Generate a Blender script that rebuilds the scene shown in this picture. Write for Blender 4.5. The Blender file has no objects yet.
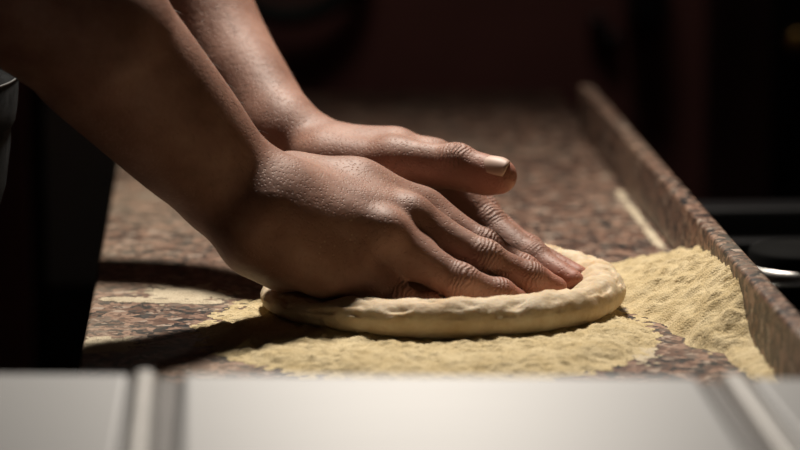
import bpy, bmesh, math, random
import numpy as np
from mathutils import Vector, noise as mnoise

SC = bpy.context.scene
COL = SC.collection
random.seed(7); np.random.seed(7)

# ------------------------------------------------------------------ camera
F_PX = 3300.0
PITCH = math.atan(555 / 3300.0)
YAW = math.radians(3.16)
CAM = Vector((-0.13035, -1.90251, 0.36645))
FW = Vector((math.sin(YAW) * math.cos(PITCH), math.cos(YAW) * math.cos(PITCH), -math.sin(PITCH)))
RT = Vector((math.cos(YAW), -math.sin(YAW), 0))
UP = RT.cross(FW)
cam_d = bpy.data.cameras.new('camera')
cam = bpy.data.objects.new('camera', cam_d); COL.objects.link(cam)
cam.location = CAM
cam.rotation_euler = FW.to_track_quat('-Z', 'Y').to_euler()
cam_d.sensor_width = 36
cam_d.lens = 36 * F_PX / 800
cam_d.clip_start = 0.05
cam_d.dof.use_dof = True
cam_d.dof.focus_distance = 1.88
cam_d.dof.aperture_fstop = 5.2
SC.camera = cam

# ------------------------------------------------------------------ world, lights, exposure
w = bpy.data.worlds.new('world'); SC.world = w; w.use_nodes = True
w.node_tree.nodes['Background'].inputs[0].default_value = (1.0, 0.86, 0.78, 1)
w.node_tree.nodes['Background'].inputs[1].default_value = 0.003

def area(name, loc, target, sx, sy, power, color, spread=180):
    d = bpy.data.lights.new(name, 'AREA'); d.shape = 'RECTANGLE'; d.size = sx; d.size_y = sy
    d.energy = power; d.color = color; d.spread = math.radians(spread)
    o = bpy.data.objects.new(name, d); COL.objects.link(o)
    o.location = loc
    o.rotation_euler = (Vector(target) - Vector(loc)).to_track_quat('-Z', 'Y').to_euler()
    return o
area('work_lamp', (0.03, 0.48, 1.0), (-0.02, -0.10, 0.0), 0.15, 0.15, 7.4, (1.0, 0.91, 0.80), 106)
area('added_wall_fill', (0.15, 0.95, 1.5), (0.15, 1.6, 0.0), 0.3, 0.3, 0.42, (1.0, 0.86, 0.75), 80)  # unseen fill light, added to lift the back wall out of black
SC.view_settings.view_transform = 'Standard'
SC.view_settings.look = 'None'
SC.view_settings.exposure = 0.0
SC.view_settings.gamma = 1.0
SC.view_settings.use_curve_mapping = False

# ------------------------------------------------------------------ helpers
def at(x, y, Y):
    """picture point at a chosen real depth Y -> world point"""
    d = FW * F_PX + RT * (x - 400) + UP * (225 - y)
    return CAM + d * ((Y - CAM.y) / d.y)

def tag(o, label=None, cat=None, group=None, kind=None):
    if label: o['label'] = label
    if cat: o['category'] = cat
    if group: o['group'] = group
    if kind: o['kind'] = kind
    return o

def empty(name, loc=(0, 0, 0)):
    o = bpy.data.objects.new(name, None); COL.objects.link(o); o.location = loc; o.empty_display_size = .05
    return o

def link_mesh(name, me, mats, parent=None, smooth=True):
    if not isinstance(mats, (list, tuple)): mats = [mats]
    for m in mats: me.materials.append(m)
    if smooth:
        me.polygons.foreach_set('use_smooth', [True] * len(me.polygons))
    o = bpy.data.objects.new(name, me); COL.objects.link(o)
    if parent is not None:
        o.parent = parent
        o.location = -Vector(parent.matrix_world.translation if False else parent.location) if parent.parent is None else (0, 0, 0)
    return o

def from_bm(name, bm, mats, parent=None, smooth=False, bevel=0.0, seg=2):
    me = bpy.data.meshes.new(name); bm.to_mesh(me); bm.free()
    o = link_mesh(name, me, mats, parent, smooth)
    if bevel > 0:
        b = o.modifiers.new('bevel', 'BEVEL'); b.width = bevel; b.segments = seg; b.limit_method = 'ANGLE'
        me.polygons.foreach_set('use_smooth', [True] * len(me.polygons))
        wn = o.modifiers.new('wn', 'WEIGHTED_NORMAL'); wn.keep_sharp = True
    return o

def bm_box(bm, x0, x1, y0, y1, z0, z1):
    v = [bm.verts.new((x, y, z)) for z in (z0, z1) for y in (y0, y1) for x in (x0, x1)]
    for f in ((0, 2, 3, 1), (4, 5, 7, 6), (0, 1, 5, 4), (2, 6, 7, 3), (0, 4, 6, 2), (1, 3, 7, 5)):
        bm.faces.new([v[i] for i in f])

def box(name, b, mat, parent=None, bevel=0.0, seg=2):
    bm = bmesh.new(); bm_box(bm, *b)
    return from_bm(name, bm, mat, parent, bevel=bevel, seg=seg)

def bm_lathe(bm, prof, n=48, c=(0, 0, 0)):
    rings = []
    for r, z in prof:
        rings.append([bm.verts.new((c[0] + r * math.cos(2 * math.pi * i / n), c[1] + r * math.sin(2 * math.pi * i / n), c[2] + z)) for i in range(n)])
    for a, b in zip(rings[:-1], rings[1:]):
        for i in range(n):
            bm.faces.new((a[i], a[(i + 1) % n], b[(i + 1) % n], b[i]))
    return rings

def bm_tube(bm, pts, rad, n=10, cap=True):
    pts = [Vector(p) for p in pts]
    rings = []
    nrm = None
    for i, p in enumerate(pts):
        t = (pts[min(i + 1, len(pts) - 1)] - pts[max(i - 1, 0)]).normalized()
        if nrm is None:
            nrm = t.orthogonal().normalized()
        nrm = (nrm - t * nrm.dot(t)).normalized()
        bn = t.cross(nrm)
        r = rad[i] if isinstance(rad, (list, tuple)) else rad
        rings.append([bm.verts.new(p + (nrm * math.cos(2 * math.pi * k / n) + bn * math.sin(2 * math.pi * k / n)) * r) for k in range(n)])
    for a, b in zip(rings[:-1], rings[1:]):
        for i in range(n):
            bm.faces.new((a[i], a[(i + 1) % n], b[(i + 1) % n], b[i]))
    if cap:
        bm.faces.new(rings[0][::-1]); bm.faces.new(rings[-1])

# ------------------------------------------------------------------ material helpers
def new_mat(name):
    m = bpy.data.materials.new(name); m.use_nodes = True
    nt = m.node_tree
    return m, nt, nt.nodes['Principled BSDF']

def nd(nt, t, **kw):
    n = nt.nodes.new(t)
    for k, v in kw.items():
        if k.startswith('i_'):
            key = k[2:]
            key = int(key) if key.isdigit() else key.replace('_', ' ')
            n.inputs[key].default_value = v
        else:
            setattr(n, k, v)
    return n

def ramp(nt, stops, interp='LINEAR'):
    r = nt.nodes.new('ShaderNodeValToRGB'); r.color_ramp.interpolation = interp
    e = r.color_ramp.elements
    while len(e) < len(stops): e.new(0.5)
    for i, (p, c) in enumerate(stops):
        e[i].position = p; e[i].color = c if len(c) == 4 else (*c, 1)
    return r

def simple(name, col, rough=0.5, metal=0.0, noise=0.15, scale=20.0, bump=0.0):
    m, nt, b = new_mat(name)
    L = nt.links.new
    tc = nd(nt, 'ShaderNodeTexCoord')
    n = nd(nt, 'ShaderNodeTexNoise', i_Scale=scale, i_Detail=5.0)
    L(tc.outputs['Object'], n.inputs['Vector'])
    lo = tuple(c * (1 - noise) for c in col); hi = tuple(min(1, c * (1 + noise)) for c in col)
    r = ramp(nt, [(0.3, lo), (0.7, hi)])
    L(n.outputs[0], r.inputs[0]); L(r.outputs[0], b.inputs['Base Color'])
    b.inputs['Roughness'].default_value = rough; b.inputs['Metallic'].default_value = metal
    if bump:
        bp = nd(nt, 'ShaderNodeBump', i_Strength=bump, i_Distance=0.001)
        L(n.outputs[0], bp.inputs['Height']); L(bp.outputs[0], b.inputs['Normal'])
    return m

def granite_mat():
    m, nt, b = new_mat('granite'); L = nt.links.new
    tc = nd(nt, 'ShaderNodeTexCoord')
    nw = nd(nt, 'ShaderNodeTexNoise', i_Scale=260.0, i_Detail=3.0)
    L(tc.outputs['Object'], nw.inputs['Vector'])
    mx = nd(nt, 'ShaderNodeMix', data_type='VECTOR'); mx.inputs[0].default_value = 0.0025
    L(tc.outputs['Object'], mx.inputs[4]); L(nw.outputs[1], mx.inputs[5])
    v = nd(nt, 'ShaderNodeTexVoronoi', i_Scale=150.0); L(mx.outputs[1], v.inputs['Vector'])
    sep = nd(nt, 'ShaderNodeSeparateColor'); L(v.outputs['Color'], sep.inputs[0])
    r = ramp(nt, [(0.0, (.009, .009, .010)), (0.27, (.042, .038, .037)), (0.35, (.125, .066, .045)), (0.50, (.26, .16, .115)),
                  (0.68, (.155, .115, .09)), (0.80, (.31, .195, .14)), (0.93, (.38, .30, .24))], 'CONSTANT')
    L(sep.outputs[0], r.inputs[0])
    v2 = nd(nt, 'ShaderNodeTexVoronoi', i_Scale=360.0); L(mx.outputs[1], v2.inputs['Vector'])
    sep2 = nd(nt, 'ShaderNodeSeparateColor'); L(v2.outputs['Color'], sep2.inputs[0])
    r2 = ramp(nt, [(0.0, (.02, .02, .02)), (0.16, (.33, .24, .185)), (0.30, (.12, .065, .045))], 'CONSTANT')
    L(sep2.outputs[1], r2.inputs[0])
    fac = ramp(nt, [(0.0, (1, 1, 1)), (0.36, (0, 0, 0))], 'CONSTANT'); L(sep2.outputs[2], fac.inputs[0])
    mc = nd(nt, 'ShaderNodeMix', data_type='RGBA'); L(fac.outputs[0], mc.inputs[0]); L(r.outputs[0], mc.inputs[6]); L(r2.outputs[0], mc.inputs[7])
    # thin film of flour rubbed into the stone
    nf = nd(nt, 'ShaderNodeTexNoise', i_Scale=9.0, i_Detail=7.0, i_Roughness=0.62); L(tc.outputs['Object'], nf.inputs['Vector'])
    nf2 = nd(nt, 'ShaderNodeTexNoise', i_Scale=700.0, i_Detail=2.0); L(tc.outputs['Object'], nf2.inputs['Vector'])
    ad = nd(nt, 'ShaderNodeMath', operation='MULTIPLY_ADD'); L(nf2.outputs[0], ad.inputs[0]); ad.inputs[1].default_value = 0.35; L(nf.outputs[0], ad.inputs[2])
    sx = nd(nt, 'ShaderNodeSeparateXYZ'); L(tc.outputs['Object'], sx.inputs[0])
    gx = nd(nt, 'ShaderNodeMapRange'); gx.clamp = True; L(sx.outputs[0], gx.inputs[0])
    gx.inputs[1].default_value = -0.02; gx.inputs[2].default_value = -0.2; gx.inputs[3].default_value = 0.0; gx.inputs[4].default_value = 0.17
    ad0 = ad
    ad = nd(nt, 'ShaderNodeMath', operation='ADD'); L(ad0.outputs[0], ad.inputs[0]); L(gx.outputs[0], ad.inputs[1])
    rf = ramp(nt, [(0.70, (0.0, 0.0, 0.0)), (1.0, (0.24, 0.24, 0.24))]); L(ad.outputs[0], rf.inputs[0])
    mf = nd(nt, 'ShaderNodeMix', data_type='RGBA'); L(rf.outputs[0], mf.inputs[0]); L(mc.outputs[2], mf.inputs[6]); mf.inputs[7].default_value = (.62, .52, .38, 1)
    L(mf.outputs[2], b.inputs['Base Color'])
    rr = nd(nt, 'ShaderNodeMapRange'); L(rf.outputs[0], rr.inputs[0]); rr.inputs[3].default_value = 0.42; rr.inputs[4].default_value = 0.8
    L(rr.outputs[0], b.inputs['Roughness'])
    bp = nd(nt, 'ShaderNodeBump', i_Strength=0.18, i_Distance=0.0006); L(sep.outputs[0], bp.inputs['Height']); L(bp.outputs[0], b.inputs['Normal'])
    b.inputs['Specular IOR Level'].default_value = 0.3
    return m

def flour_mat(name='semolina_flour', c0=(.50, .39, .21), c1=(.66, .55, .345)):
    m, nt, b = new_mat(name); L = nt.links.new
    tc = nd(nt, 'ShaderNodeTexCoord')
    n = nd(nt, 'ShaderNodeTexNoise', i_Scale=60.0, i_Detail=6.0); L(tc.outputs['Object'], n.inputs['Vector'])
    v = nd(nt, 'ShaderNodeTexVoronoi', i_Scale=950.0); L(tc.outputs['Object'], v.inputs['Vector'])
    sep = nd(nt, 'ShaderNodeSeparateColor'); L(v.outputs['Color'], sep.inputs[0])
    ad = nd(nt, 'ShaderNodeMath', operation='MULTIPLY_ADD'); L(sep.outputs[0], ad.inputs[0]); ad.inputs[1].default_value = 0.3; L(n.outputs[0], ad.inputs[2])
    r = ramp(nt, [(0.35, c0), (0.85, c1)]); L(ad.outputs[0], r.inputs[0]); L(r.outputs[0], b.inputs['Base Color'])
    b.inputs['Roughness'].default_value = 0.95; b.inputs['Specular IOR Level'].default_value = 0.1
    n2 = nd(nt, 'ShaderNodeTexNoise', i_Scale=420.0, i_Detail=4.0); L(tc.outputs['Object'], n2.inputs['Vector'])
    ma = nd(nt, 'ShaderNodeMath', operation='SUBTRACT'); L(n2.outputs[0], ma.inputs[0]); L(v.outputs['Distance'], ma.inputs[1])
    bp = nd(nt, 'ShaderNodeBump', i_Strength=0.55, i_Distance=0.0012); L(ma.outputs[0], bp.inputs['Height']); L(bp.outputs[0], b.inputs['Normal'])
    return m

def dough_mat():
    m, nt, b = new_mat('raw_dough'); L = nt.links.new
    tc = nd(nt, 'ShaderNodeTexCoord')
    n = nd(nt, 'ShaderNodeTexNoise', i_Scale=45.0, i_Detail=8.0, i_Roughness=0.65); L(tc.outputs['Object'], n.inputs['Vector'])
    r = ramp(nt, [(0.35, (.50, .36, .21)), (0.55, (.61, .49, .335)), (0.72, (.70, .61, .46))])
    # flour clings to surfaces that were dusted: patchy by noise only
    L(n.outputs[0], r.inputs[0]); L(r.outputs[0], b.inputs['Base Color'])
    b.inputs['Roughness'].default_value = 0.68; b.inputs['Specular IOR Level'].default_value = 0.25
    b.inputs['Subsurface Weight'].default_value = 0.25; b.inputs['Subsurface Radius'].default_value = (1.0, .6, .3); b.inputs['Subsurface Scale'].default_value = 0.006
    n2 = nd(nt, 'ShaderNodeTexNoise', i_Scale=230.0, i_Detail=7.0, i_Roughness=0.6); L(tc.outputs['Object'], n2.inputs['Vector'])
    bp = nd(nt, 'ShaderNodeBump', i_Strength=0.5, i_Distance=0.0018); L(n2.outputs[0], bp.inputs['Height']); L(bp.outputs[0], b.inputs['Normal'])
    return m

def skin_mat():
    m, nt, b = new_mat('skin'); L = nt.links.new
    tc = nd(nt, 'ShaderNodeTexCoord')
    n = nd(nt, 'ShaderNodeTexNoise', i_Scale=38.0, i_Detail=6.0, i_Roughness=0.6); L(tc.outputs['Object'], n.inputs['Vector'])
    r = ramp(nt, [(0.3, (.20, .098, .067)), (0.55, (.285, .152, .11)), (0.75, (.365, .215, .164))]); L(n.outputs[0], r.inputs[0])
    red = nd(nt, 'ShaderNodeAttribute', attribute_name='tip'); 
    mr = nd(nt, 'ShaderNodeMix', data_type='RGBA'); L(red.outputs['Fac'], mr.inputs[0]); L(r.outputs[0], mr.inputs[6]); mr.inputs[7].default_value = (.42, .165, .115, 1)
    # flour specks caught on the skin
    nf = nd(nt, 'ShaderNodeTexNoise', i_Scale=24.0, i_Detail=3.0); L(tc.outputs['Object'], nf.inputs['Vector'])
    vf = nd(nt, 'ShaderNodeTexVoronoi', i_Scale=330.0); L(tc.outputs['Object'], vf.inputs['Vector'])
    rv = ramp(nt, [(0.12, (1, 1, 1)), (0.2, (0, 0, 0))]); L(vf.outputs['Distance'], rv.inputs[0])
    rn = ramp(nt, [(0.52, (0, 0, 0)), (0.66, (1, 1, 1))]); L(nf.outputs[0], rn.inputs[0])
    hd = nd(nt, 'ShaderNodeAttribute', attribute_name='hand')
    m1 = nd(nt, 'ShaderNodeMath', operation='MULTIPLY'); L(rv.outputs[0], m1.inputs[0]); L(rn.outputs[0], m1.inputs[1])
    m2 = nd(nt, 'ShaderNodeMath', operation='MULTIPLY'); L(m1.outputs[0], m2.inputs[0]); L(hd.outputs['Fac'], m2.inputs[1])
    m3 = nd(nt, 'ShaderNodeMath', operation='MULTIPLY'); L(m2.outputs[0], m3.inputs[0]); m3.inputs[1].default_value = 0.5
    mf = nd(nt, 'ShaderNodeMix', data_type='RGBA'); L(m3.outputs[0], mf.inputs[0]); L(mr.outputs[2], mf.inputs[6]); mf.inputs[7].default_value = (.66, .52, .36, 1)
    L(mf.outputs[2], b.inputs['Base Color'])
    b.inputs['Roughness'].default_value = 0.56; b.inputs['Specular IOR Level'].default_value = 0.32
    b.inputs['Subsurface Weight'].default_value = 0.2; b.inputs['Subsurface Radius'].default_value = (1.0, .35, .18); b.inputs['Subsurface Scale'].default_value = 0.0035
    # bump: fine skin cells, pores, knuckle wrinkles (from the joint attributes)
    v = nd(nt, 'ShaderNodeTexVoronoi', i_Scale=520.0); L(tc.outputs['Object'], v.inputs['Vector'])
    rp = ramp(nt, [(0.08, (0, 0, 0)), (0.38, (1, 1, 1))]); L(v.outputs['Distance'], rp.inputs[0])
    b1 = nd(nt, 'ShaderNodeBump', i_Strength=0.42, i_Distance=0.0006); L(rp.outputs[0], b1.inputs['Height'])
    n3 = nd(nt, 'ShaderNodeTexNoise', i_Scale=240.0, i_Detail=5.0); L(tc.outputs['Object'], n3.inputs['Vector'])
    b2 = nd(nt, 'ShaderNodeBump', i_Strength=0.3, i_Distance=0.001); L(n3.outputs[0], b2.inputs['Height']); L(b1.outputs[0], b2.inputs['Normal'])
    wr = nd(nt, 'ShaderNodeAttribute', attribute_name='wrinkle'); wu = nd(nt, 'ShaderNodeAttribute', attribute_name='along')
    nz = nd(nt, 'ShaderNodeTexNoise', i_Scale=130.0, i_Detail=3.0); L(tc.outputs['Object'], nz.inputs['Vector'])
    ph = nd(nt, 'ShaderNodeMath', operation='MULTIPLY_ADD'); L(wu.outputs['Fac'], ph.inputs[0]); ph.inputs[1].default_value = 2600.0
    nm = nd(nt, 'ShaderNodeMath', operation='MULTIPLY'); L(nz.outputs[0], nm.inputs[0]); nm.inputs[1].default_value = 16.0; L(nm.outputs[0], ph.inputs[2])
    sn = nd(nt, 'ShaderNodeMath', operation='SINE'); L(ph.outputs[0], sn.inputs[0])
    wm = nd(nt, 'ShaderNodeMath', operation='MULTIPLY'); L(sn.outputs[0], wm.inputs[0]); L(wr.outputs['Fac'], wm.inputs[1])
    b3 = nd(nt, 'ShaderNodeBump', i_Strength=0.5, i_Distance=0.0006); L(wm.outputs[0], b3.inputs['Height']); L(b2.outputs[0], b3.inputs['Normal'])
    L(b3.outputs[0], b.inputs['Normal'])
    return m

def nail_mat():
    m = simple('fingernail', (.44, .29, .225), 0.55, 0, .08, 120)
    return m

def denim_mat():
    m, nt, b = new_mat('charcoal_denim'); L = nt.links.new
    tc = nd(nt, 'ShaderNodeTexCoord')
    wv = nd(nt, 'ShaderNodeTexWave', i_Scale=420.0, i_Distortion=2.0); wv.bands_direction = 'DIAGONAL'; L(tc.outputs['Object'], wv.inputs['Vector'])
    n = nd(nt, 'ShaderNodeTexNoise', i_Scale=90.0, i_Detail=6.0); L(tc.outputs['Object'], n.inputs['Vector'])
    ad = nd(nt, 'ShaderNodeMath', operation='MULTIPLY_ADD'); L(wv.outputs[0], ad.inputs[0]); ad.inputs[1].default_value = 0.35; L(n.outputs[0], ad.inputs[2])
    r = ramp(nt, [(0.4, (.005, .006, .007)), (0.9, (.036, .038, .040))]); L(ad.outputs[0], r.inputs[0]); L(r.outputs[0], b.inputs['Base Color'])
    b.inputs['Roughness'].default_value = 0.95; b.inputs['Specular IOR Level'].default_value = 0.06
    bp = nd(nt, 'ShaderNodeBump', i_Strength=0.7, i_Distance=0.001); L(ad.outputs[0], bp.inputs['Height']); L(bp.outputs[0], b.inputs['Normal'])
    return m

def steel_mat(name, col=(.72, .70, .67), rough=0.38, metal=1.0):
    m, nt, b = new_mat(name); L = nt.links.new
    tc = nd(nt, 'ShaderNodeTexCoord'); mp = nd(nt, 'ShaderNodeMapping'); mp.inputs['Scale'].default_value = (4, 300, 300)
    L(tc.outputs['Object'], mp.inputs[0])
    n = nd(nt, 'ShaderNodeTexNoise', i_Scale=3.0, i_Detail=4.0); L(mp.outputs[0], n.inputs['Vector'])
    rr = nd(nt, 'ShaderNodeMapRange'); L(n.outputs[0], rr.inputs[0]); rr.inputs[3].default_value = rough * .8; rr.inputs[4].default_value = rough * 1.25
    L(rr.outputs[0], b.inputs['Roughness'])
    b.inputs['Base Color'].default_value = (*col, 1); b.inputs['Metallic'].default_value = metal
    bp = nd(nt, 'ShaderNodeBump', i_Strength=0.1, i_Distance=0.0004); L(n.outputs[0], bp.inputs['Height']); L(bp.outputs[0], b.inputs['Normal'])
    return m

def brushed_mat():
    m, nt, b = new_mat('brushed_shelf_steel'); L = nt.links.new
    tc = nd(nt, 'ShaderNodeTexCoord'); mp = nd(nt, 'ShaderNodeMapping'); mp.inputs['Scale'].default_value = (3, 260, 260)
    L(tc.outputs['Object'], mp.inputs[0])
    n = nd(nt, 'ShaderNodeTexNoise', i_Scale=3.0, i_Detail=4.0); L(mp.outputs[0], n.inputs['Vector'])
    rr = nd(nt, 'ShaderNodeMapRange'); L(n.outputs[0], rr.inputs[0]); rr.inputs[3].default_value = .52; rr.inputs[4].default_value = .60
    L(rr.outputs[0], b.inputs['Roughness'])
    b.inputs['Base Color'].default_value = (.355, .357, .36, 1); b.inputs['Metallic'].default_value = 0.3
    b.inputs['Anisotropic'].default_value = 0.6
    tg = nd(nt, 'ShaderNodeCombineXYZ'); tg.inputs[1].default_value = 1.0
    L(tg.outputs[0], b.inputs['Tangent'])
    return m

M = dict(
    granite=granite_mat(), flour=flour_mat(), dough=dough_mat(), skin=skin_mat(), nail=nail_mat(), denim=denim_mat(), stitch=simple('grey_thread', (.14, .145, .145), .8),
    dust=flour_mat('flour_dust', (.50, .42, .30), (.62, .54, .40)),
    shirt=simple('black_cotton', (.018, .018, .02), 0.9, 0, .2, 60, .3),
    hair=simple('dark_hair', (.03, .018, .01), 0.5),
    armhair=simple('arm_hair', (.09, .045, .022), 0.45),
    panel=brushed_mat(),
    rim=simple('pale_rim', (.62, .61, .59), .35, .3, .05), frame=simple('shelf_frame', (.10, .09, .085), .6),
    base=simple('dark_base', (.02, .018, .017), 0.7),
    wall=simple('dark_red_paint', (.22, .085, .075), 0.75, 0, .25, 6, .1),
    floor=simple('dark_floor_tile', (.03, .028, .027), 0.6, 0, .3, 8),
    black=simple('black_enamel', (.012, .012, .013), 0.35),
    chrome=steel_mat('chrome_steel', (.7, .69, .67), .42),
    grey=steel_mat('grey_cabinet_steel', (.34, .35, .34), .55, .2),
    matte=simple('matte_black', (.006, .006, .006), .8),
    rubber=simple('black_rubber', (.01, .014, .011), 0.6),
    brass=simple('brass', (.55, .36, .12), 0.35, 1.0),
    wood=simple('cabinet_laminate', (.05, .035, .03), 0.6),
)

M['matte'].node_tree.nodes['Principled BSDF'].inputs['Specular IOR Level'].default_value = 0.05

# ------------------------------------------------------------------ numpy SDF + surface nets
def axis(segs):
    out = [segs[0][0]]
    for a, b, h in segs:
        n = max(1, int(round((b - a) / h)))
        out += list(np.linspace(a, b, n + 1)[1:])
    return np.array(out, dtype=np.float32)

class Field:
    def __init__(s, xs, ys, zs):
        s.ax = (xs, ys, zs); s.f = np.full((len(xs), len(ys), len(zs)), 1.0, np.float32)
    def box(s, lo, hi):
        sl = []
        for a, l, h in zip(s.ax, lo, hi):
            i0 = max(0, int(np.searchsorted(a, l)) - 1); i1 = min(len(a), int(np.searchsorted(a, h)) + 1)
            sl.append(slice(i0, max(i1, i0)))
        return tuple(sl)
    def grid(s, sl):
        return s.ax[0][sl[0]][:, None, None], s.ax[1][sl[1]][None, :, None], s.ax[2][sl[2]][None, None, :]
    def put(s, sl, d, k):
        f = s.f[sl]
        if k <= 0: np.minimum(f, d, out=f); return
        h = np.maximum(k - np.abs(f - d), 0) / k
        s.f[sl] = np.minimum(f, d) - h * h * (k * 0.25)
    def carve(s, sl, d, k):
        f = -s.f[sl]
        h = np.maximum(k - np.abs(f - d), 0) / k
        s.f[sl] = -(np.minimum(f, d) - h * h * (k * 0.25))
    def cap(s, a, b, ra, rb, k=0.006, sub=False):
        a = np.array(a, np.float32); b = np.array(b, np.float32)
        m = max(ra, rb) + k + 0.02
        sl = s.box(np.minimum(a, b) - m, np.maximum(a, b) + m)
        X, Y, Z = s.grid(sl)
        ba = b - a; l2 = float(ba @ ba) + 1e-12
        t = ((X - a[0]) * ba[0] + (Y - a[1]) * ba[1] + (Z - a[2]) * ba[2]) / l2
        np.clip(t, 0, 1, out=t)
        d = np.sqrt((X - a[0] - t * ba[0]) ** 2 + (Y - a[1] - t * ba[1]) ** 2 + (Z - a[2] - t * ba[2]) ** 2) - (ra + (rb - ra) * t)
        (s.carve if sub else s.put)(sl, d.astype(np.float32), k)
    def ell(s, c, r, k=0.01, rot=None, sub=False):
        c = np.array(c, np.float32); r = np.array(r, np.float32)
        m = float(r.max()) + k + 0.02
        sl = s.box(c - m, c + m); X, Y, Z = s.grid(sl)
        P = [X - c[0], Y - c[1], Z - c[2]]
        if rot is not None:
            R = np.array(rot, np.float32)
            P = [P[0] * R[i, 0] + P[1] * R[i, 1] + P[2] * R[i, 2] for i in range(3)]
        k0 = np.sqrt(sum((P[i] / r[i]) ** 2 for i in range(3)))
        k1 = np.sqrt(sum((P[i] / r[i] ** 2) ** 2 for i in range(3))) + 1e-9
        d = k0 * (k0 - 1) / k1
        (s.carve if sub else s.put)(sl, d.astype(np.float32), k)
    def blur(s, n):
        f = s.f
        sl = s.box((-.16, -.095, .004), (.095, .095, .125)); f = f[sl]
        for _ in range(n):
            for a in range(3):
                g = np.moveaxis(f, a, 0)
                g[1:-1] = 0.25 * g[:-2] + 0.5 * g[1:-1] + 0.25 * g[2:]
    def merge(s, o, k):
        s.put((slice(None),) * 3, o.f, k)

def surface_nets(fl, smooth=1):
    f = fl.f; xs, ys, zs = fl.ax
    neg = f < 0
    c = np.zeros(tuple(n - 1 for n in f.shape), np.uint8)
    for dx in (0, 1):
        for dy in (0, 1):
            for dz in (0, 1):
                c += neg[dx:f.shape[0] - 1 + dx, dy:f.shape[1] - 1 + dy, dz:f.shape[2] - 1 + dz]
    act = (c > 0) & (c < 8)
    ijk = np.argwhere(act)
    idx = np.full(act.shape, -1, np.int32); idx[act] = np.arange(len(ijk))
    acc = np.zeros((len(ijk), 3)); cnt = np.zeros(len(ijk))
    corners = [(a, b, d) for a in (0, 1) for b in (0, 1) for d in (0, 1)]
    for i, ca in enumerate(corners):
        for cb in corners[i + 1:]:
            if sum(abs(p - q) for p, q in zip(ca, cb)) != 1: continue
            A = ijk + ca; B = ijk + cb
            fa = f[A[:, 0], A[:, 1], A[:, 2]]; fb = f[B[:, 0], B[:, 1], B[:, 2]]
            msk = (fa < 0) != (fb < 0)
            t = np.where(msk, fa / np.where(fa == fb, 1, fa - fb), 0)
            pa = np.stack([xs[A[:, 0]], ys[A[:, 1]], zs[A[:, 2]]], 1); pb = np.stack([xs[B[:, 0]], ys[B[:, 1]], zs[B[:, 2]]], 1)
            acc += np.where(msk[:, None], pa + (pb - pa) * t[:, None], 0); cnt += msk
    V = acc / cnt[:, None]
    quads = []
    for ax in range(3):
        sa = [slice(None)] * 3; sb = [slice(None)] * 3
        sa[ax] = slice(0, -1); sb[ax] = slice(1, None)
        na = neg[tuple(sa)]; nb = neg[tuple(sb)]
        e = np.argwhere(na != nb)
        o1, o2 = (ax + 1) % 3, (ax + 2) % 3
        ok = (e[:, o1] > 0) & (e[:, o2] > 0) & (e[:, o1] < f.shape[o1] - 1) & (e[:, o2] < f.shape[o2] - 1)
        e = e[ok]
        flip = na[e[:, 0], e[:, 1], e[:, 2]]
        q = []
        for d1, d2 in ((1, 1), (0, 1), (0, 0), (1, 0)):
            cc = e.copy(); cc[:, o1] -= d1; cc[:, o2] -= d2
            q.append(idx[cc[:, 0], cc[:, 1], cc[:, 2]])
        q = np.stack(q, 1)
        q[~flip] = q[~flip][:, ::-1]
        quads.append(q)
    Q = np.concatenate(quads); Q = Q[(Q >= 0).all(1)]
    for _ in range(smooth):
        E = np.concatenate([Q[:, [0, 1]], Q[:, [1, 2]], Q[:, [2, 3]], Q[:, [3, 0]]])
        s_ = np.zeros_like(V); n_ = np.zeros(len(V))
        for d in range(3):
            s_[:, d] = np.bincount(E[:, 0], V[E[:, 1], d], len(V)) + np.bincount(E[:, 1], V[E[:, 0], d], len(V))
        n_ = np.bincount(E[:, 0], minlength=len(V)) + np.bincount(E[:, 1], minlength=len(V))
        V = V * 0.5 + 0.5 * s_ / np.maximum(n_, 1)[:, None]
    return V, Q

def np_mesh(name, V, Q):
    me = bpy.data.meshes.new(name)
    V = np.asarray(V, np.float32); Q = np.asarray(Q, np.int32)
    me.vertices.add(len(V)); me.vertices.foreach_set('co', V.ravel())
    k = Q.shape[1]
    me.loops.add(len(Q) * k); me.loops.foreach_set('vertex_index', Q.ravel())
    me.polygons.add(len(Q)); me.polygons.foreach_set('loop_start', np.arange(0, len(Q) * k, k, dtype=np.int32))
    me.polygons.foreach_set('loop_total', np.full(len(Q), k, np.int32))
    me.update(calc_edges=True); me.validate()
    return me

def fbm(x, y, sc, oct=4, seed=0.0):
    out = np.empty(x.shape)
    fx, fy, fo = x.ravel(), y.ravel(), out.ravel()
    for i in range(len(fx)):
        fo[i] = mnoise.fractal(Vector((fx[i] * sc + seed, fy[i] * sc - seed, seed * .7)), 1.0, 2.0, oct)
    return fo.reshape(x.shape)

# ------------------------------------------------------------------ the setting
tag(box('floor', (-2.2, 2.2, -2.6, 1.62, -0.95, -0.90), M['floor']), kind='structure')
tag(box('wall_back', (-2.2, 2.2, 1.62, 1.74, -0.90, 1.7), M['wall']), kind='structure')
tag(box('wall_left', (-2.32, -2.2, -2.6, 1.74, -0.90, 1.7), M['wall']), kind='structure')
tag(box('wall_right', (2.2, 2.32, -2.6, 1.74, -0.90, 1.7), M['wall']), kind='structure')

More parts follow.
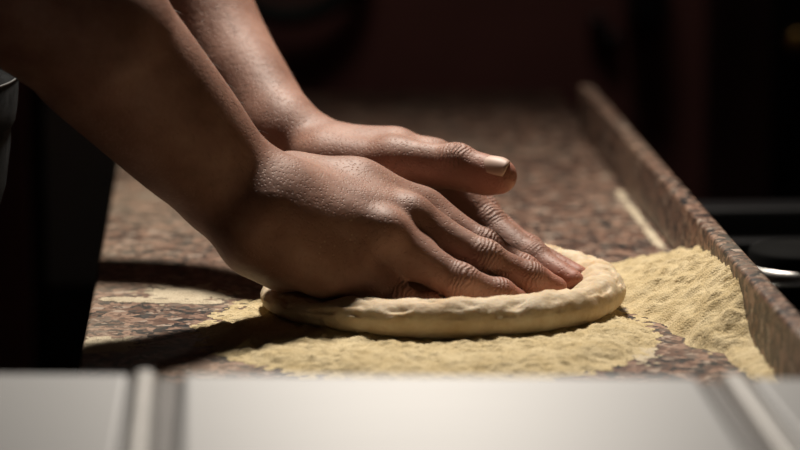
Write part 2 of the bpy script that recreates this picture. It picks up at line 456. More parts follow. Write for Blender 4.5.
# ------------------------------------------------------------------ granite worktop
wt = empty('granite_worktop', (0, 0.3, -0.03))
tag(wt, 'speckled reddish brown granite worktop with raised ledge on its right', 'worktop')
box('slab', (-0.207, 0.170, -0.462, 0.98, -0.03, 0.0), M['granite'], wt, bevel=.0025)
box('upstand', (0.158, 0.170, -0.462, 0.72, 0.0, 0.038), M['granite'], wt, bevel=.0025)
cb = empty('base_cabinet', (0, 0.3, -0.9))
tag(cb, 'dark base cabinet carrying the granite worktop', 'cabinet')
box('carcass', (-0.19, 0.165, -0.46, 0.97, -0.82, -0.031), M['wood'], cb, bevel=.002)
box('plinth', (-0.16, 0.16, -0.44, 0.95, -0.899, -0.821), M['base'], cb)

# ------------------------------------------------------------------ front shelf in white steel
fs = empty('serving_shelf', (-0.03, -0.75, 0.0))
tag(fs, 'out of focus white steel shelf with two raised seams across the foreground', 'shelf')
def slat(name, x0, x1, z0, z1, mat, bev, dy=0.0):
    bm = bmesh.new(); bm_box(bm, x0, x1, -1.02, 0, z0, z1)
    for v in bm.verts:
        if v.co.y > -.5: v.co.y = -0.484 - 0.085 * (v.co.x + 0.03) + dy
    return from_bm(name, bm, mat, fs, bevel=bev, seg=3)
for x0, x1 in ((-0.62, -0.1700), (-0.1490, 0.0795), (0.1005, 0.42)):
    slat('top_panel', x0, x1, 0.048, 0.0605, M['panel'], .004)
for x0, x1 in ((-0.1695, -0.1590), (0.0880, 0.1000)):
    slat('raised_rim', x0, x1, 0.048, 0.0625, M['rim'], .0035)
slat('under_frame', -0.62, 0.42, 0.02, 0.0478, M['base'], .002, -.004)
for x0, x1 in ((-0.1590, -0.1490), (0.0795, 0.0880)):
    slat('seam_strip', x0, x1, 0.048, 0.0580, M['frame'], .001, -.001)
box('front_board', (-0.60, 0.40, -0.62, -0.60, -0.899, 0.0195), M['base'], fs)

# ------------------------------------------------------------------ flour
def height_mesh(name, fn, x0, x1, y0, y1, h, mat, label, thr=0.0004):
    xs = np.arange(x0, x1, h); ys = np.arange(y0, y1, h)
    X, Y = np.meshgrid(xs, ys, indexing='ij')
    H = fn(X, Y)
    keep = H > thr
    I = np.arange(H.size).reshape(H.shape)
    cell = keep[:-1, :-1] | keep[1:, :-1] | keep[1:, 1:] | keep[:-1, 1:]
    a = np.argwhere(cell)
    Q = np.stack([I[a[:, 0], a[:, 1]], I[a[:, 0] + 1, a[:, 1]], I[a[:, 0] + 1, a[:, 1] + 1], I[a[:, 0], a[:, 1] + 1]], 1)
    used = np.unique(Q); mp = np.full(H.size, -1); mp[used] = np.arange(len(used))
    Z = np.where(keep, H, 0.0002)
    V = np.stack([X.ravel(), Y.ravel(), Z.ravel()], 1)[used]
    me = np_mesh(name, V, mp[Q])
    o = link_mesh(name, me, mat)
    tag(o, label, 'flour', kind='stuff')
    return o

def sstep(a, b, x):
    t = np.clip((x - a) / (b - a), 0, 1); return t * t * (3 - 2 * t)

def bed(X, Y):
    n = fbm(X, Y, 16, 3, 3.1); nf = fbm(X, Y, 150, 3, 8.2)
    dx = (X + 0.008); dy = (Y + 0.055)
    th = np.arctan2(dy, dx)
    R = 0.118 + 0.056 * np.clip(-np.sin(th), 0, 1) ** 1.6 - 0.02 * np.clip(np.sin(th), 0, 1) + 0.016 * np.clip(-np.cos(th), 0, 1) ** 2
    r = np.hypot(dx, dy) + n * 0.006
    e = R - r
    body = (0.0046 + 0.0022 * np.clip(np.cos(th), 0, 1)) * sstep(-0.002, 0.026, e) * (0.55 + 0.45 * sstep(0.2, -0.4, np.sin(th)))
    lump = np.where(e > 0.003, nf * 0.0017 + fbm(X, Y, 48, 3, 2.6) * .0016, 0)
    body = np.where(np.hypot(X + .002, Y + .03) < .096, np.minimum(body, .0016), body); lump = np.where(np.hypot(X + .002, Y + .03) < .096, 0, lump)
    thin = 0.0012 * sstep(-0.012, 0.004, e) * (nf + 0.35)
    return np.maximum(body + lump, thin)
height_mesh('flour_bed', bed, -0.19, 0.16, -0.27, 0.10, 0.0011, M['flour'], 'pale yellow semolina spread on the granite around and under the dough')

def heap(X, Y):
    n = fbm(X, Y, 24, 3, 5.5); nf = fbm(X, Y, 140, 3, 1.7); nb = fbm(X, Y, 85, 4, 4.4)
    d = 0.158 - X
    Yw = Y + n * .008
    Hc = np.interp(Yw, [-.26, -.16, -.14, -.12, -.10, -.04, .03, .08, .12, .13], [.0015, .003, .008, .022, .0265, .0265, .020, .011, .002, 0])
    reach = np.interp(Yw, [-.44, -.25, -.16, -.13, -.085, -.05, -.02, .0, .06, .09, .11, .13], [.0, .008, .015, .030, .038, .044, .054, .064, .080, .064, .035, 0]) + n * .008
    s = np.clip(1 - d / np.maximum(reach, 1e-4), 0, 1) * (reach > .001)
    Hh = Hc * s ** 1.25 + np.minimum(Hc, .0045) * sstep(0, .3, s)
    return Hh + np.where(Hh > 0.0009, nf * 0.0014 + (n * .0006 + nb * .0034 * sstep(.1, .6, s)) * np.clip(Hh / .008, 0, 1), nf * 0.0004)
height_mesh('flour_heap', heap, 0.05, 0.1585, -0.44, 0.15, 0.0011, M['flour'], 'heap of pale yellow semolina banked against the granite ledge')

def dust(X, Y):
    n = fbm(X, Y, 30, 4, 9.4); nf = fbm(X, Y, 260, 2, 2.2)
    a = np.exp(-(((X + 0.196) / 0.022) ** 2 + ((Y + 0.118) / 0.022) ** 2))          # patch at the left edge
    b = np.exp(-((Y - 0.012 + (X + .17) * .22) / 0.006) ** 2) * sstep(-.206, -.195, X) * sstep(-0.118, -.14, X)   # scraped ridge
    c = np.exp(-(((X + 0.15) / 0.03) ** 2 + ((Y - 0.035) / 0.03) ** 2)) * .8
    d = np.exp(-(((X - 0.098) / 0.012) ** 2 + ((Y + 0.155) / 0.05) ** 2)) * .55
    e = np.exp(-((X - 0.153) / 0.004) ** 2) * sstep(0.13, 0.2, Y) * sstep(.6, .3, Y) * .7
    s = np.maximum.reduce([a, b, c, d, e])
    return 0.0016 * (s * 1.25 - 0.55 + n * 0.28 + nf * 0.45)
height_mesh('flour_dusting', dust, -0.2055, 0.157, -0.24, 0.6, 0.0014, M['dust'], 'thin dry flour scattered in patches on the bare granite', thr=0.0001)

# ------------------------------------------------------------------ dough
DC = (-0.002, -0.030)
def build_dough():
    nt_, nr = 420, 78
    V = np.zeros((nr, nt_, 3))
    for j in range(nt_):
        th = 2 * math.pi * j / nt_
        cx, sy = math.cos(th), math.sin(th)
        rim = 0.0255 + 0.0015 * mnoise.noise(Vector((cx * 2.3, sy * 2.3, 4.1)))
        # low where the heel of the hand squashes the rim, high at right and back
        left = max(0, -cx) ** 2
        rim *= 1 - 0.32 * left
        if sy > 0: rim *= 1 + 0.06 * sy
        R = 0.1055 + 0.0022 * mnoise.noise(Vector((cx * 1.5, sy * 1.5, 1.3))) + 0.0012 * mnoise.noise(Vector((cx * 5, sy * 5, 7.3)))
        rw = 0.0155                         # half width of the rim roll
        zc = rim * 0.5
        inner = 0.0115
        rc = R - rw
        z0 = 0.0022
        for i in range(nr):
            t = i / (nr - 1)
            if t < 0.45:                      # centre to the top of the rim
                q = t / 0.45; r = rc * q
                s = max(0.0, min(1.0, (q - 0.76) / 0.24)); s = s * s * (3 - 2 * s)
                z = inner + (rim - inner) * s
            elif t < 0.85:                    # round the outside of the roll
                a = (t - 0.45) / 0.40 * math.pi
                r = rc + rw * math.sin(a) ** 0.85
                z = z0 + (rim - z0) * (0.5 + 0.5 * math.cos(a))
            else:
                q = (t - 0.85) / 0.15; r = rc * (1 - q); z = z0
            x = r * cx; y = r * sy * (1.115 if sy > 0 else 1.015)
            if t < 0.85:
                p = Vector((x * 34, y * 34, z * 34))
                dn = mnoise.fractal(p, 1.0, 2.0, 4)
                p2 = Vector((x * 110 + 5, y * 110, z * 110))
                dn2 = mnoise.fractal(p2, 1.0, 2.0, 3)
                amp = 0.0013 if t < 0.6 else 0.0008
                fold = 0.0
                if 0.40 < t < 0.62:           # torn, wrinkled skin along the top edge of the rim
                    fold = max(0, mnoise.fractal(Vector((th * 4.5, t * 17, 2.0)), 1.0, 2.0, 3) - .05) * 0.0042
                z += dn * amp + dn2 * 0.0005 - fold * (1 if t < .56 else .5)
                r2 = 1 + (dn * 0.006 + dn2 * .003 if t > 0.5 else 0)
                x *= r2; y *= r2
            V[i, j] = (DC[0] + x, DC[1] + y, z)
    I = np.arange(nr * nt_).reshape(nr, nt_)
    J = np.roll(I, -1, axis=1)
    Q = np.stack([I[:-1], J[:-1], J[1:], I[1:]], -1)[:, :, :].reshape(-1, 4)
    Q = Q[:, ::-1]
    me = np_mesh('pizza_dough', V.reshape(-1, 3), Q)
    bm = bmesh.new(); bm.from_mesh(me); bmesh.ops.remove_doubles(bm, verts=bm.verts, dist=1e-6)
    bmesh.ops.recalc_face_normals(bm, faces=bm.faces); bm.to_mesh(me); bm.free()
    o = link_mesh('pizza_dough', me, M['dough'])
    return tag(o, 'round of raw pizza dough with thick raised rim under the pressing hands', 'dough')
build_dough()

# ------------------------------------------------------------------ the person
S = -0.025
def P(x, y, Y): return np.array(at(x, y, Y + S))
FINE = 0.00125
xs = axis([(-0.72, -0.30, .008), (-0.30, -0.19, .0026), (-0.19, 0.10, FINE), (0.10, 0.13, .005)])
ys = axis([(-0.36, -0.15, .006), (-0.15, -0.10, .0025), (-0.10, 0.10, FINE), (0.10, 0.16, .0025), (0.16, 0.42, .006)])
zs = axis([(-0.12, 0.0, .008), (0.0, 0.135, FINE), (0.135, 0.27, .0026), (0.27, 0.86, .008)])

joints = []      # (point, axis dir, dorsal dir, radius, strength) for knuckle creases
tips = []        # finger tips

def finger(dst, pts, rads, kp=.006, dors=None, wr=True, kj=.004):
    """one finger: knuckle, two joints and the tip, with a fleshy pad under every bone"""
    fl = Field(xs, ys, zs)
    for i in range(len(pts) - 1):
        fl.cap(pts[i], pts[i + 1], rads[i], rads[i + 1], kj)
        mid = pts[i] * .5 + pts[i + 1] * .5
        if dors is not None:
            r = (rads[i] + rads[i + 1]) * .5
            ax = (pts[i + 1] - pts[i])
            fl.cap(mid - ax * .22 - dors * r * .28, mid + ax * .22 - dors * r * .28, r * .86, r * .86, kj)
    if dors is not None:
        for i in range(1, len(pts) - 1):
            ax = pts[i + 1] - pts[i - 1]; ax = ax / np.linalg.norm(ax)
            dd = dors - ax * (dors @ ax); dd /= np.linalg.norm(dd)
            if wr: joints.append((pts[i], ax, dd, rads[i], 1.0 if i == 1 else .6))
            fl.ell(pts[i] + dd * rads[i] * .18, (rads[i] * .98,) * 3, .004)
    tips.append((pts[-1], rads[-1]))
    dst.put((slice(None),) * 3, fl.f, kp)

def limb(fl, pts, rads, n=7):
    """smooth tapering limb through the given centres"""
    pts = [np.array(p, float) for p in pts]
    q = [2 * pts[0] - pts[1]] + pts + [2 * pts[-1] - pts[-2]]; r = [rads[0]] + list(rads) + [rads[-1]]
    out = []
    for i in range(1, len(q) - 2):
        for j in range(n + (i == len(q) - 3)):
            t = j / n
            cr_ = lambda a, b, c, d: .5 * (2 * b + (c - a) * t + (2 * a - 5 * b + 4 * c - d) * t * t + (3 * b - a - 3 * c + d) * t ** 3)
            out.append((cr_(*q[i - 1:i + 3]), cr_(*r[i - 1:i + 3])))
    for (a, ra), (b, rb) in zip(out[:-1], out[1:]): fl.cap(a, b, ra, rb, .0015)

def build_right():
    palm = Field(xs, ys, zs)
    wr = P(232, 187, -.036)
    # forearm and upper arm
    el = np.array((-0.335, -0.13, 0.262))
    limb(palm, [el, P(62, 10, -.085), P(110, 56, -.07), P(181, 132, -.050), wr], [.0450, .0445, .0428, .0362, .0298])
    palm.cap(el, np.array((-0.43, -0.17, 0.45)), .050, .060, .02)
    # carpus
    cu = P(262, 222, -.055); cr = P(288, 187, -.005); cm = P(276, 200, -.042)
    palm.cap(wr, cm, .0285, .0250, .010)
    mcp = dict(i=P(424, 212, .002), m=P(408, 220, -.026), r=P(384, 237, -.046), p=P(352, 268, -.054))
    palm.cap(cr, mcp['i'], .0195, .0125, .013)
    palm.cap(cm, mcp['m'], .0215, .0128, .013)
    palm.cap(cm * .5 + cu * .5, mcp['r'], .0215, .0122, .013)
    palm.cap(cu, mcp['p'], .0225, .0118, .013)
    # domed back of the hand
    palm.cap(P(298, 190, -.01), P(356, 193, -.006), .0190, .0180, .012)
    palm.cap(P(356, 193, -.006), P(402, 208, -.004), .0180, .0135, .012)
    palm.cap(P(298, 208, -.030), P(366, 216, -.022), .0200, .0165, .014)
    palm.cap(P(296, 229, -.051), P(366, 237, -.044), .0195, .0150, .014)
    # heel of the hand and hypothenar pad
    palm.cap(P(257, 233, -.05), P(330, 272, -.058), .0200, .0165, .014)
    palm.cap(P(256, 246, -.035), P(285, 258, -.03), .0180, .0200, .014)
    palm.cap(P(300, 235, -.02), P(390, 240, -.015), .022, .013, .016)
    # knuckle heads and tendons
    dors = np.array((0.12, -0.72, 0.68)); dors /= np.linalg.norm(dors)
    for kx, r in (('m', .0100), ('r', .0098), ('p', .0085)):
        palm.ell(mcp[kx] + dors * .0040, (r,) * 3, .009)
    for kx in 'mr':
        base = cm + dors * .017
        tgt = mcp[kx] + dors * .0105
        palm.cap(base * .4 + tgt * .6, tgt, .0022, .0026, .008)
    hand = palm
    fin = Field(xs, ys, zs)
    finger(fin, [mcp['m'], P(484, 260, -.036), P(530, 279, -.034), P(556, 288, -.032)], [.0122, .0106, .0088, .0066], .0012, dors)
    finger(fin, [mcp['i'], P(484, 248, -.010), P(523, 271, -.014), P(545, 281, -.016)], [.0118, .0100, .0085, .0066], .0012, dors)
    finger(fin, [mcp['r'], P(460, 283, -.056), P(499, 295, -.052), P(517, 300, -.048)], [.0118, .0100, .0085, .0066], .0012, dors)
    finger(fin, [mcp['p'], P(398, 301, -.060), P(428, 308, -.058), P(446, 312, -.056)], [.0112, .0085, .0076, .0062], .0012, dors)
    fp = dict(i=P(484, 248, -.010), m=P(484, 260, -.036), r=P(461, 281, -.056), p=P(398, 301, -.060))
    for a_, b_, q in (('i', 'm', .34), ('m', 'r', .36), ('r', 'p', .40)):
        pa = mcp[a_] * (1 - q) + fp[a_] * q; pb = mcp[b_] * (1 - q) + fp[b_] * q
        palm.cap(pa - dors * .003, pb - dors * .003, .0082, .0082, .008)
    # thumb, mostly hidden behind the palm
    finger(fin, [P(318, 205, .012), P(385, 232, .030), P(432, 258, .034), P(462, 274, .032)], [.0150, .0122, .0110, .0082], .0012, np.array((0.2, .5, .8)), wr=False)
    hand.blur(10)
    for q_, r_, k_ in ((P(412, 220, -.030), .0086, .008), (P(386, 234, -.0500), .0092, .010), (P(354, 258, -.0535), .0085, .010)):
        hand.ell(q_ + dors * .0035, (r_,) * 3, k_)
    hand.merge(fin, .0085)
    return hand

def build_left():
    palm = Field(xs, ys, zs)
    wr = P(284, 142, .100)
    el = np.array((-0.225, 0.265, 0.335))
    a2 = P(208, 34, .178)
    a3 = P(248, 94, .138)
    limb(palm, [el, el * .67 + a2 * .33, el * .33 + a2 * .67, a2, a3, wr, P(305, 150, .094)], [.042, .0400, .0375, .0345, .0292, .0255, .0215])
    palm.cap(el, np.array((-0.43, 0.23, 0.45)), .050, .060, .03)
    mcp = dict(i=P(432, 162, .062), m=P(426, 160, .085), r=P(418, 164, .106), p=P(405, 172, .122))
    cr = P(322, 158, .072); cm = P(322, 158, .092); cu = P(325, 164, .112)
    palm.cap(wr, cm, .0250, .0190, .012)
    palm.cap(cr, mcp['i'], .0150, .0115, .014); palm.cap(cm, mcp['m'], .0165, .0118, .014)
    palm.cap(cm * .4 + cu * .6, mcp['r'], .0160, .0112, .014); palm.cap(cu, mcp['p'], .0160, .0105, .014)
    # thenar muscle, web between thumb and index finger
    palm.cap(P(325, 165, .060), P(392, 166, .040), .0175, .0140, .014)
    palm.cap(P(395, 160, .050), P(440, 166, .060), .0105, .0100, .012)
    palm.cap(P(345, 150, .078), P(395, 146, .068), .0125, .0110, .014)
    palm.cap(P(345, 178, .085), P(420, 172, .09), .0170, .0130, .014)
    fin = Field(xs, ys, zs)
    dors = np.array((0.75, 0.15, 0.62)); dors /= np.linalg.norm(dors)
    finger(fin, [mcp['i'], P(486, 226, .044), P(533, 260, .016), P(573, 281, -.008)], [.0122, .0112, .0094, .0066], .0012, dors)
    finger(fin, [mcp['m'], P(480, 214, .072), P(526, 252, .038), P(578, 276, .010)], [.0120, .0108, .0092, .0064], .0012, dors)
    finger(fin, [mcp['r'], P(460, 218, .092), P(500, 248, .068), P(530, 263, .050)], [.0112, .0100, .0086, .0064], .0012, dors)
    finger(fin, [mcp['p'], P(440, 222, .106), P(468, 244, .092), P(488, 254, .08)], [.0105, .0090, .0078, .0062], .0012, dors)
    td = np.array((0.05, -.25, .95)); td /= np.linalg.norm(td)
    finger(fin, [P(395, 160, .042), P(456, 167, .026), P(499, 176, .014)], [.0128, .0122, .0106], .0012, td)
    palm.blur(6)
    palm.merge(fin, .0085)
    return palm

R_ = build_right(); L_ = build_left()
BODY = Field(xs, ys, zs)
BODY.cap((-0.47, 0.03, -0.10), (-0.47, 0.03, 0.22), .125, .125, .05)
BODY.cap((-0.47, -0.06, 0.30), (-0.47, 0.12, 0.30), .125, .125, .06)
BODY.cap((-0.43, -0.16, 0.44), (-0.43, 0.22, 0.44), .065, .065, .06)
BODY.cap((-0.43, 0.03, 0.44), (-0.385, 0.03, 0.60), .058, .055, .04)
BODY.ell((-0.365, 0.03, 0.70), (.095, .074, .115), .02)
BODY.cap((-0.29, 0.03, 0.665), (-0.315, 0.03, 0.60), .036, .034, .03)
BODY.cap((-0.268, 0.03, 0.705), (-0.252, 0.03, 0.672), .010, .014, .014)
for sgn in (-1, 1):
    BODY.ell((-0.365, 0.03 + sgn * .076, 0.69), (.018, .008, .03), .006)
    BODY.ell((-0.272, 0.03 + sgn * .032, 0.712), (.014, .016, .010), .012, sub=True)
    BODY.ell((-0.278, 0.03 + sgn * .032, 0.711), (.0115,) * 3, .003)
BODY.cap((-0.263, 0.012, 0.635), (-0.263, 0.048, 0.635), .0075, .0075, .012)
BODY.merge(R_, .03); 
bf = BODY.f
np.minimum(bf, L_.f, out=bf)          # shoulders of the left arm already reach into the trunk; hands only touch
V, Q = surface_nets(BODY, 2)
del R_, L_, BODY
me = np_mesh('body', V, Q)
# joint attributes for creases; fingertip redness; hand mask
Vn = np.zeros(len(V) * 3, np.float32); me.vertices.foreach_get('normal', Vn); Vn = Vn.reshape(-1, 3)
wrk = np.zeros(len(V)); al = np.zeros(len(V))
for p, ax, dd, r, s in joints:
    d = V - p; u = d @ ax; rad = np.linalg.norm(d - u[:, None] * ax, axis=1)
    near = (rad < r * 1.7)
    m = np.exp(-(u / (r * .62)) ** 2) * sstep(-0.1, .55, Vn @ dd) * near * s
    rep = m > wrk
    al = np.where(rep, u, al); wrk = np.maximum(wrk, m)
tp = np.zeros(len(V))
for p, r in tips:
    tp = np.maximum(tp, np.exp(-(np.linalg.norm(V - p, axis=1) / .017) ** 2))
hm = sstep(-0.13, -0.08, V[:, 0]) * sstep(.15, .10, V[:, 2])
for nm, arr in (('wrinkle', wrk), ('along', al), ('tip', tp * .75), ('hand', hm)):
    a = me.attributes.new(nm, 'FLOAT', 'POINT'); a.data.foreach_set('value', arr.astype(np.float32))

# nail plates joined into the body mesh
def nail(bm, base, tip, nrm, w, mi=1, lift=.0):
    base, tip, nrm = (Vector(q) for q in (base, tip, nrm))
    ax = (tip - base); ln = ax.length; ax.normalize()
    nrm = (nrm - ax * nrm.dot(ax)).normalized(); sd = ax.cross(nrm)
    NU, NV = 13, 15
    top, bot = [], []
    for i in range(NU):
        u = i / (NU - 1)
        ends = 1 - 0.16 * max(0, (u - .72) / .28) ** 2 - .30 * max(0, (.22 - u) / .22) ** 2
        rt, rb = [], []
        for j in range(NV):
            a = (j / (NV - 1) - .5) * 2
            x = a * w * ends
            arch = (1 - a * a) * w * .42 - .0012 + lift
            bow = -(u - .5) ** 2 * ln * .28
            sh = base + ax * (u * ln + (1 - abs(a) ** 2.2) * ln * (.10 if u > .5 else -.10) * abs(2 * u - 1)) + sd * x + nrm * (arch + bow)
            rt.append(bm.verts.new(sh)); rb.append(bm.verts.new(sh - nrm * .0016))
        top.append(rt); bot.append(rb)
    fs_ = []
    for g, fl_ in ((top, False), (bot, True)):
        for i in range(NU - 1):
            for j in range(NV - 1):
                q = [g[i][j], g[i + 1][j], g[i + 1][j + 1], g[i][j + 1]]
                fs_.append(bm.faces.new(q[::-1] if fl_ else q))
    ring = lambda g: [g[0][j] for j in range(NV)] + [g[i][-1] for i in range(1, NU)] + [g[-1][j] for j in range(NV - 2, -1, -1)] + [g[i][0] for i in range(NU - 2, 0, -1)]
    a, b = ring(top), ring(bot)
    for k in range(len(a)):
        fs_.append(bm.faces.new((a[k], a[(k + 1) % len(a)], b[(k + 1) % len(a)], b[k])))
    for f in fs_: f.material_index = mi; f.smooth = True

me.polygons.foreach_set('use_smooth', [True] * len(me.polygons))
bm = bmesh.new(); bm.from_mesh(me)
th_b, th_t = P(479, 165, .0185), P(504, 169, .010)
nail(bm, np.array(th_b) + np.array((0, -.0052, .0030)), np.array(th_t) + np.array((0, -.0052, .0032)), (0.0, -.72, .70), .0066)
bm.to_mesh(me); bm.free()

person = empty('person', (-0.46, 0.03, -0.90))
tag(person, 'person in a dark denim apron at the left, pressing both hands onto the dough', 'person')
body = link_mesh('body', me, [M['skin'], M['nail']], person)

# short hairs on the forearms
rg = np.random.default_rng(3)
cand = np.where((V[:, 0] < -0.085) & (V[:, 0] > -0.33) & (V[:, 2] > 0.075) & (hm < .5) & ((Vn[:, 2] > -.45)))[0]
wts = np.where(V[cand, 0] > -0.19, .35, 1.0) * np.where(V[cand, 0] > -0.12, .4, 1); wts /= wts.sum()
hv, hq = [], []
for i in rg.choice(cand, 1500, replace=False, p=wts):
    p = V[i]; nn = Vn[i]
    down = np.array((0.62, -0.02, -0.78)) + rg.normal(0, .28, 3)
    t = down - nn * (down @ nn); t /= np.linalg.norm(t) + 1e-9
    ln = rg.uniform(.005, .012); lift = rg.uniform(.25, .8)
    sd = np.cross(t, nn); b0 = len(hv)
    for k, q in enumerate((0, .35, .7, 1.0)):
        c = p - nn * .0004 + (t * q + nn * lift * (q - .45 * q * q)) * ln
        r = .00009 * (1 - .85 * q)
        for a in (0, 2.094, 4.189): hv.append(c + (nn * math.cos(a) + sd * math.sin(a)) * r)
        if k:
            o_ = b0 + 3 * (k - 1)
            for e in range(3): hq.append((o_ + e, o_ + (e + 1) % 3, o_ + 3 + (e + 1) % 3, o_ + 3 + e))
tag(link_mesh('arm_hair', np_mesh('arm_hair', np.array(hv), np.array(hq)), M['armhair'], person), kind='stuff')

# clothes and hair, each grown a little outside the body
def cloth(name, build, seg, mat, parent=person, smooth=2):
    fl = Field(*[axis(a) for a in seg]); build(fl)
    v, q = surface_nets(fl, smooth)
    return link_mesh(name, np_mesh(name, v, q), mat, parent)
def b_shirt(f):
    f.cap((-0.47, 0.03, -0.06), (-0.47, 0.03, 0.22), .150, .140, .05)
    f.cap((-0.47, -0.06, 0.30), (-0.47, 0.12, 0.30), .140, .140, .06)
    f.cap((-0.43, -0.15, 0.44), (-0.43, 0.21, 0.44), .078, .078, .06)
    f.cap((-0.43, -0.17, 0.45), (-0.385, -0.152, 0.36), .075, .072, .02)
    f.cap((-0.43, 0.23, 0.45), (-0.33, 0.222, 0.395), .075, .072, .02)
    f.cap((-0.43, 0.03, 0.52), (-0.40, 0.03, 0.60), .066, .066, .008, sub=True)
cloth('shirt', b_shirt, [[(-0.72, -.2, .008)], [(-0.32, 0.38, .008)], [(-0.26, .6, .008)]], M['shirt'])
def ring_mesh(name, prof, parent, mat, a0=-math.pi, a1=math.pi, n=140, thick=0.0):
    """trunk-shaped cloth: rings (z, front reach) swept round the hips"""
    bm = bmesh.new(); closed = a1 - a0 > 6.2
    rows = []
    for z, fx, wy in prof:
        row = []
        for i in range(n + (0 if closed else 1)):
            a = a0 + (a1 - a0) * i / n
            wob = 1 + .006 * mnoise.noise(Vector((math.cos(a) * 5, math.sin(a) * 5, z * 22)))
            row.append(bm.verts.new((-0.43 + (fx + 0.43) * math.cos(a) * wob, 0.03 + wy * math.sin(a) * wob, z)))
        rows.append(row)
    m_ = len(rows[0])
    for r0, r1 in zip(rows[:-1], rows[1:]):
        for i in range(m_ if closed else m_ - 1):
            bm.faces.new((r0[i], r0[(i + 1) % m_], r1[(i + 1) % m_], r1[i]))
    o = from_bm(name, bm, mat, parent, smooth=True)
    if thick:
        so = o.modifiers.new('thick', 'SOLIDIFY'); so.thickness = thick; so.offset = 1
    return o
def b_jeans(f):
    f.cap((-0.43, -0.05, -0.02), (-0.43, 0.11, -0.02), .145, .145, .06)
    for s in (-1, 1):
        f.cap((-0.445, 0.03 + s * .09, -0.05), (-0.455, 0.03 + s * .10, -0.45), .105, .082, .03)
        f.cap((-0.455, 0.03 + s * .10, -0.45), (-0.47, 0.03 + s * .10, -0.84), .080, .070, .03)
    X, Y, Z = f.grid((slice(None),) * 3)
    f.f = np.maximum(f.f, Z - 0.06 + 0 * X + 0 * Y)
jeans = cloth('denim_trousers', b_jeans, [[(-0.72, -.2, .006)], [(-0.24, 0.30, .006)], [(-0.92, -0.1, .012), (-0.1, .2, .005)]], M['denim'])
apron = ring_mesh('denim_apron', [(-.05, -.295, .165), (0.0, -.280, .172), (.04, -.267, .176), (.066, -.2585, .178), (.09, -.2555, .178), (.12, -.2545, .177), (.16, -.2530, .175), (.20, -.253, .172), (.225, -.262, .165), (.245, -.290, .150), (.252, -.330, .13)], person, M['denim'], -1.5, 1.5, thick=.002)
ring_mesh('folded_hem', [(.104, -.2530, .180), (.106, -.2522, .181), (.115, -.2508, .182), (.128, -.2496, .183), (.1345, -.2494, .183), (.1355, -.2512, .182), (.141, -.2520, .181), (.150, -.2522, .180)], apron, M['denim'], -1.45, 1.45, thick=.0015)
ring_mesh('stitching', [(.1315, -.2479, .1847), (.1326, -.2479, .1847)], apron, M['stitch'], -1.4, 1.4, thick=.0006)
def b_hair(f):
    f.ell((-0.385, 0.03, 0.725), (.098, .084, .105), .01)
    f.cap((-0.27, 0.03, 0.68), (-0.27, 0.03, 0.60), .085, .08, .01, sub=True)
cloth('hair', b_hair, [[(-0.52, -.24, .005)], [(-0.08, 0.14, .005)], [(0.58, .86, .005)]], M['hair'])
for s in (-1, 1):
    bm = bmesh.new(); bmesh.ops.create_uvsphere(bm, u_segments=24, v_segments=12, radius=1)
    for v in bm.verts:
        v.co = (-0.42 + v.co.x * .135, 0.03 + s * .10 + v.co.y * .048, -0.845 + max(v.co.z, -.9) * .06 * (1 if v.co.x < .1 else 1 - .4 * v.co.x))
    from_bm('shoe', bm, M['shirt'], person, smooth=True)

# ------------------------------------------------------------------ background things
hob = empty('cooking_hob', (0.6, 0.1, -0.9))
tag(hob, 'black enamel hob in shadow beyond the granite ledge', 'hob')
box('hob_body', (0.19, 1.0, -0.46, 0.48, -0.899, -0.045), M['black'], hob, bevel=.004)
box('back_rail', (0.19, 1.0, 0.44, 0.48, -0.0445, -0.018), M['black'], hob, bevel=.004)
for y in (0.36, 0.28, 0.20):
    box('grate_bar', (0.205, 0.98, y, y + .014, -0.0445, -0.028), M['black'], hob, bevel=.003)

pc = (0.2345, 0.118, -0.034)
pot = empty('steel_canister', pc); tag(pot, 'small black canister with a shiny steel ring just beyond the granite ledge', 'canister')
bm = bmesh.new()
bm_lathe(bm, [(0.0005, 0), (.031, 0), (.033, .003), (.0345, .020), (.0345, .041), (.033, .0435), (.012, .045), (.0005, .0455)], 64, pc)
from_bm('canister_body', bm, M['matte'], pot, smooth=True)
bm = bmesh.new()
bm_lathe(bm, [(.0346, .024), (.0362, .024), (.0376, .0265), (.0380, .029), (.0376, .0315), (.0362, .034), (.0346, .034), (.0346, .024)], 64, pc)
from_bm('trim_ring', bm, M['chrome'], pot, smooth=True)
bm = bmesh.new(); n = 64
bm_tube(bm, [(pc[0] + .040 * math.cos(2 * math.pi * i / n), pc[1] + .040 * math.sin(2 * math.pi * i / n), -0.026) for i in range(n + 1)], .0034, 10, False)
for k in range(4):
    a = math.pi / 4 + k * math.pi / 2
    bm_tube(bm, [(pc[0] + .040 * math.cos(a), pc[1] + .040 * math.sin(a), -0.026), (pc[0] + .040 * math.cos(a), pc[1] + .040 * math.sin(a), -0.0443)], .003, 8)
    bm_tube(bm, [(pc[0] + .040 * math.cos(a), pc[1] + .040 * math.sin(a), -0.037), (pc[0] + .004 * math.cos(a), pc[1] + .004 * math.sin(a), -0.037)], .0028, 8)
from_bm('burner_ring', bm, M['chrome'], hob, smooth=True)

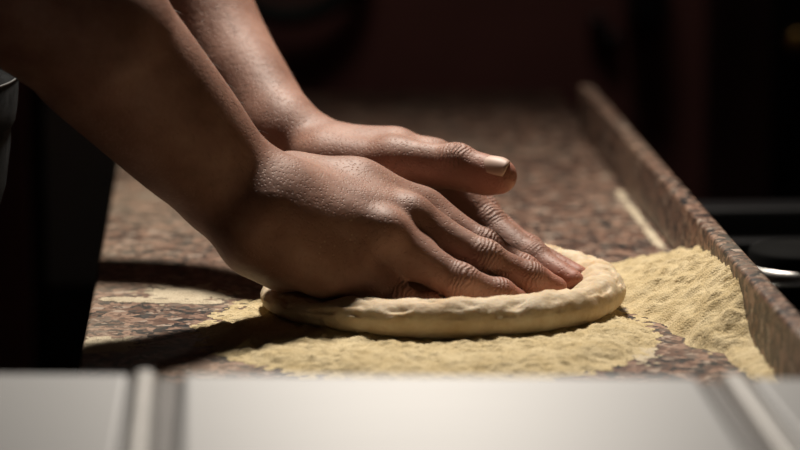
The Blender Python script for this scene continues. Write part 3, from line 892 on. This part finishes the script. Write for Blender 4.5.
cabn = empty('steel_cabinet', (-0.42, 1.2, -0.9))
tag(cabn, 'dark grey steel cabinet standing beyond the left end of the worktop', 'cabinet')
box('cabinet_body', (-0.62, -0.215, 1.10, 1.5, -0.80, 0.6), M['base'], cabn)
box('cabinet_door', (-0.29, -0.2155, 1.075, 1.099, -0.19, 0.55), M['grey'], cabn, bevel=.003)
box('drawer_front', (-0.29, -0.2155, 1.075, 1.099, -0.60, -0.20), M['base'], cabn, bevel=.003)
box('leg', (-0.60, -0.56, 1.12, 1.16, -0.899, -0.801), M['base'], cabn); box('leg', (-0.27, -0.23, 1.12, 1.16, -0.899, -0.801), M['base'], cabn)
tag(box('red_post', (-0.345, -0.302, 1.02, 1.07, -0.899, 0.02), M['wall'], None, bevel=.003), 'dark red post left of the grey steel cabinet', 'post')

# hose looping on the back wall
bm = bmesh.new()
c0 = Vector((-0.055, 1.59, 0.09)); rr = .085
bm_tube(bm, [c0 + Vector((rr * math.cos(a), 0, rr * math.sin(a))) for a in np.linspace(-2.9, 0.35, 40)], .012, 12)
tag(from_bm('rubber_hose', bm, M['rubber'], None, smooth=True), 'dark rubber hose curving across the back wall above the far arm', 'hose')
tall = empty('oven', (0.55, 1.35, -0.9))
tag(tall, 'tall black oven in the dark at the right edge', 'oven')
box('oven_body', (0.388, 0.95, 1.16, 1.58, -0.899, 0.8), M['black'], tall, bevel=.004)
bm = bmesh.new(); bm_lathe(bm, [(0.0005, 0), (.012, 0), (.012, .012), (.009, .016), (0.0005, .016)], 24)
for v in bm.verts: v.co = (0.412 + v.co.x, 1.159 - v.co.z, 0.022 + v.co.y)
from_bm('brass_knob', bm, M['brass'], tall, smooth=True)['label'] = 'small brass knob'
tag(box('wall_bracket', (0.305, 0.345, 1.55, 1.619, 0.0, 0.10), M['black'], None, bevel=.004), 'small black bracket on the dark red back wall', 'bracket')
for i, (x, z, lab) in enumerate(((0.277, -0.008, 'upper round black fitting on the dark red wall'), (0.292, -0.026, 'lower round black fitting on the dark red wall'))):  # short knob shapes standing in for two unidentified dark round spots
    bm = bmesh.new(); bm_lathe(bm, [(0.0005, 0), (.010, 0), (.010, .014), (.008, .02), (0.0005, .02)], 24)
    for v in bm.verts: v.co = (x + v.co.x, 1.619 - v.co.z, z + v.co.y)
    tag(from_bm('wall_fitting', bm, M['black'], None, smooth=True), lab, 'fitting', 'black fittings on the back wall')
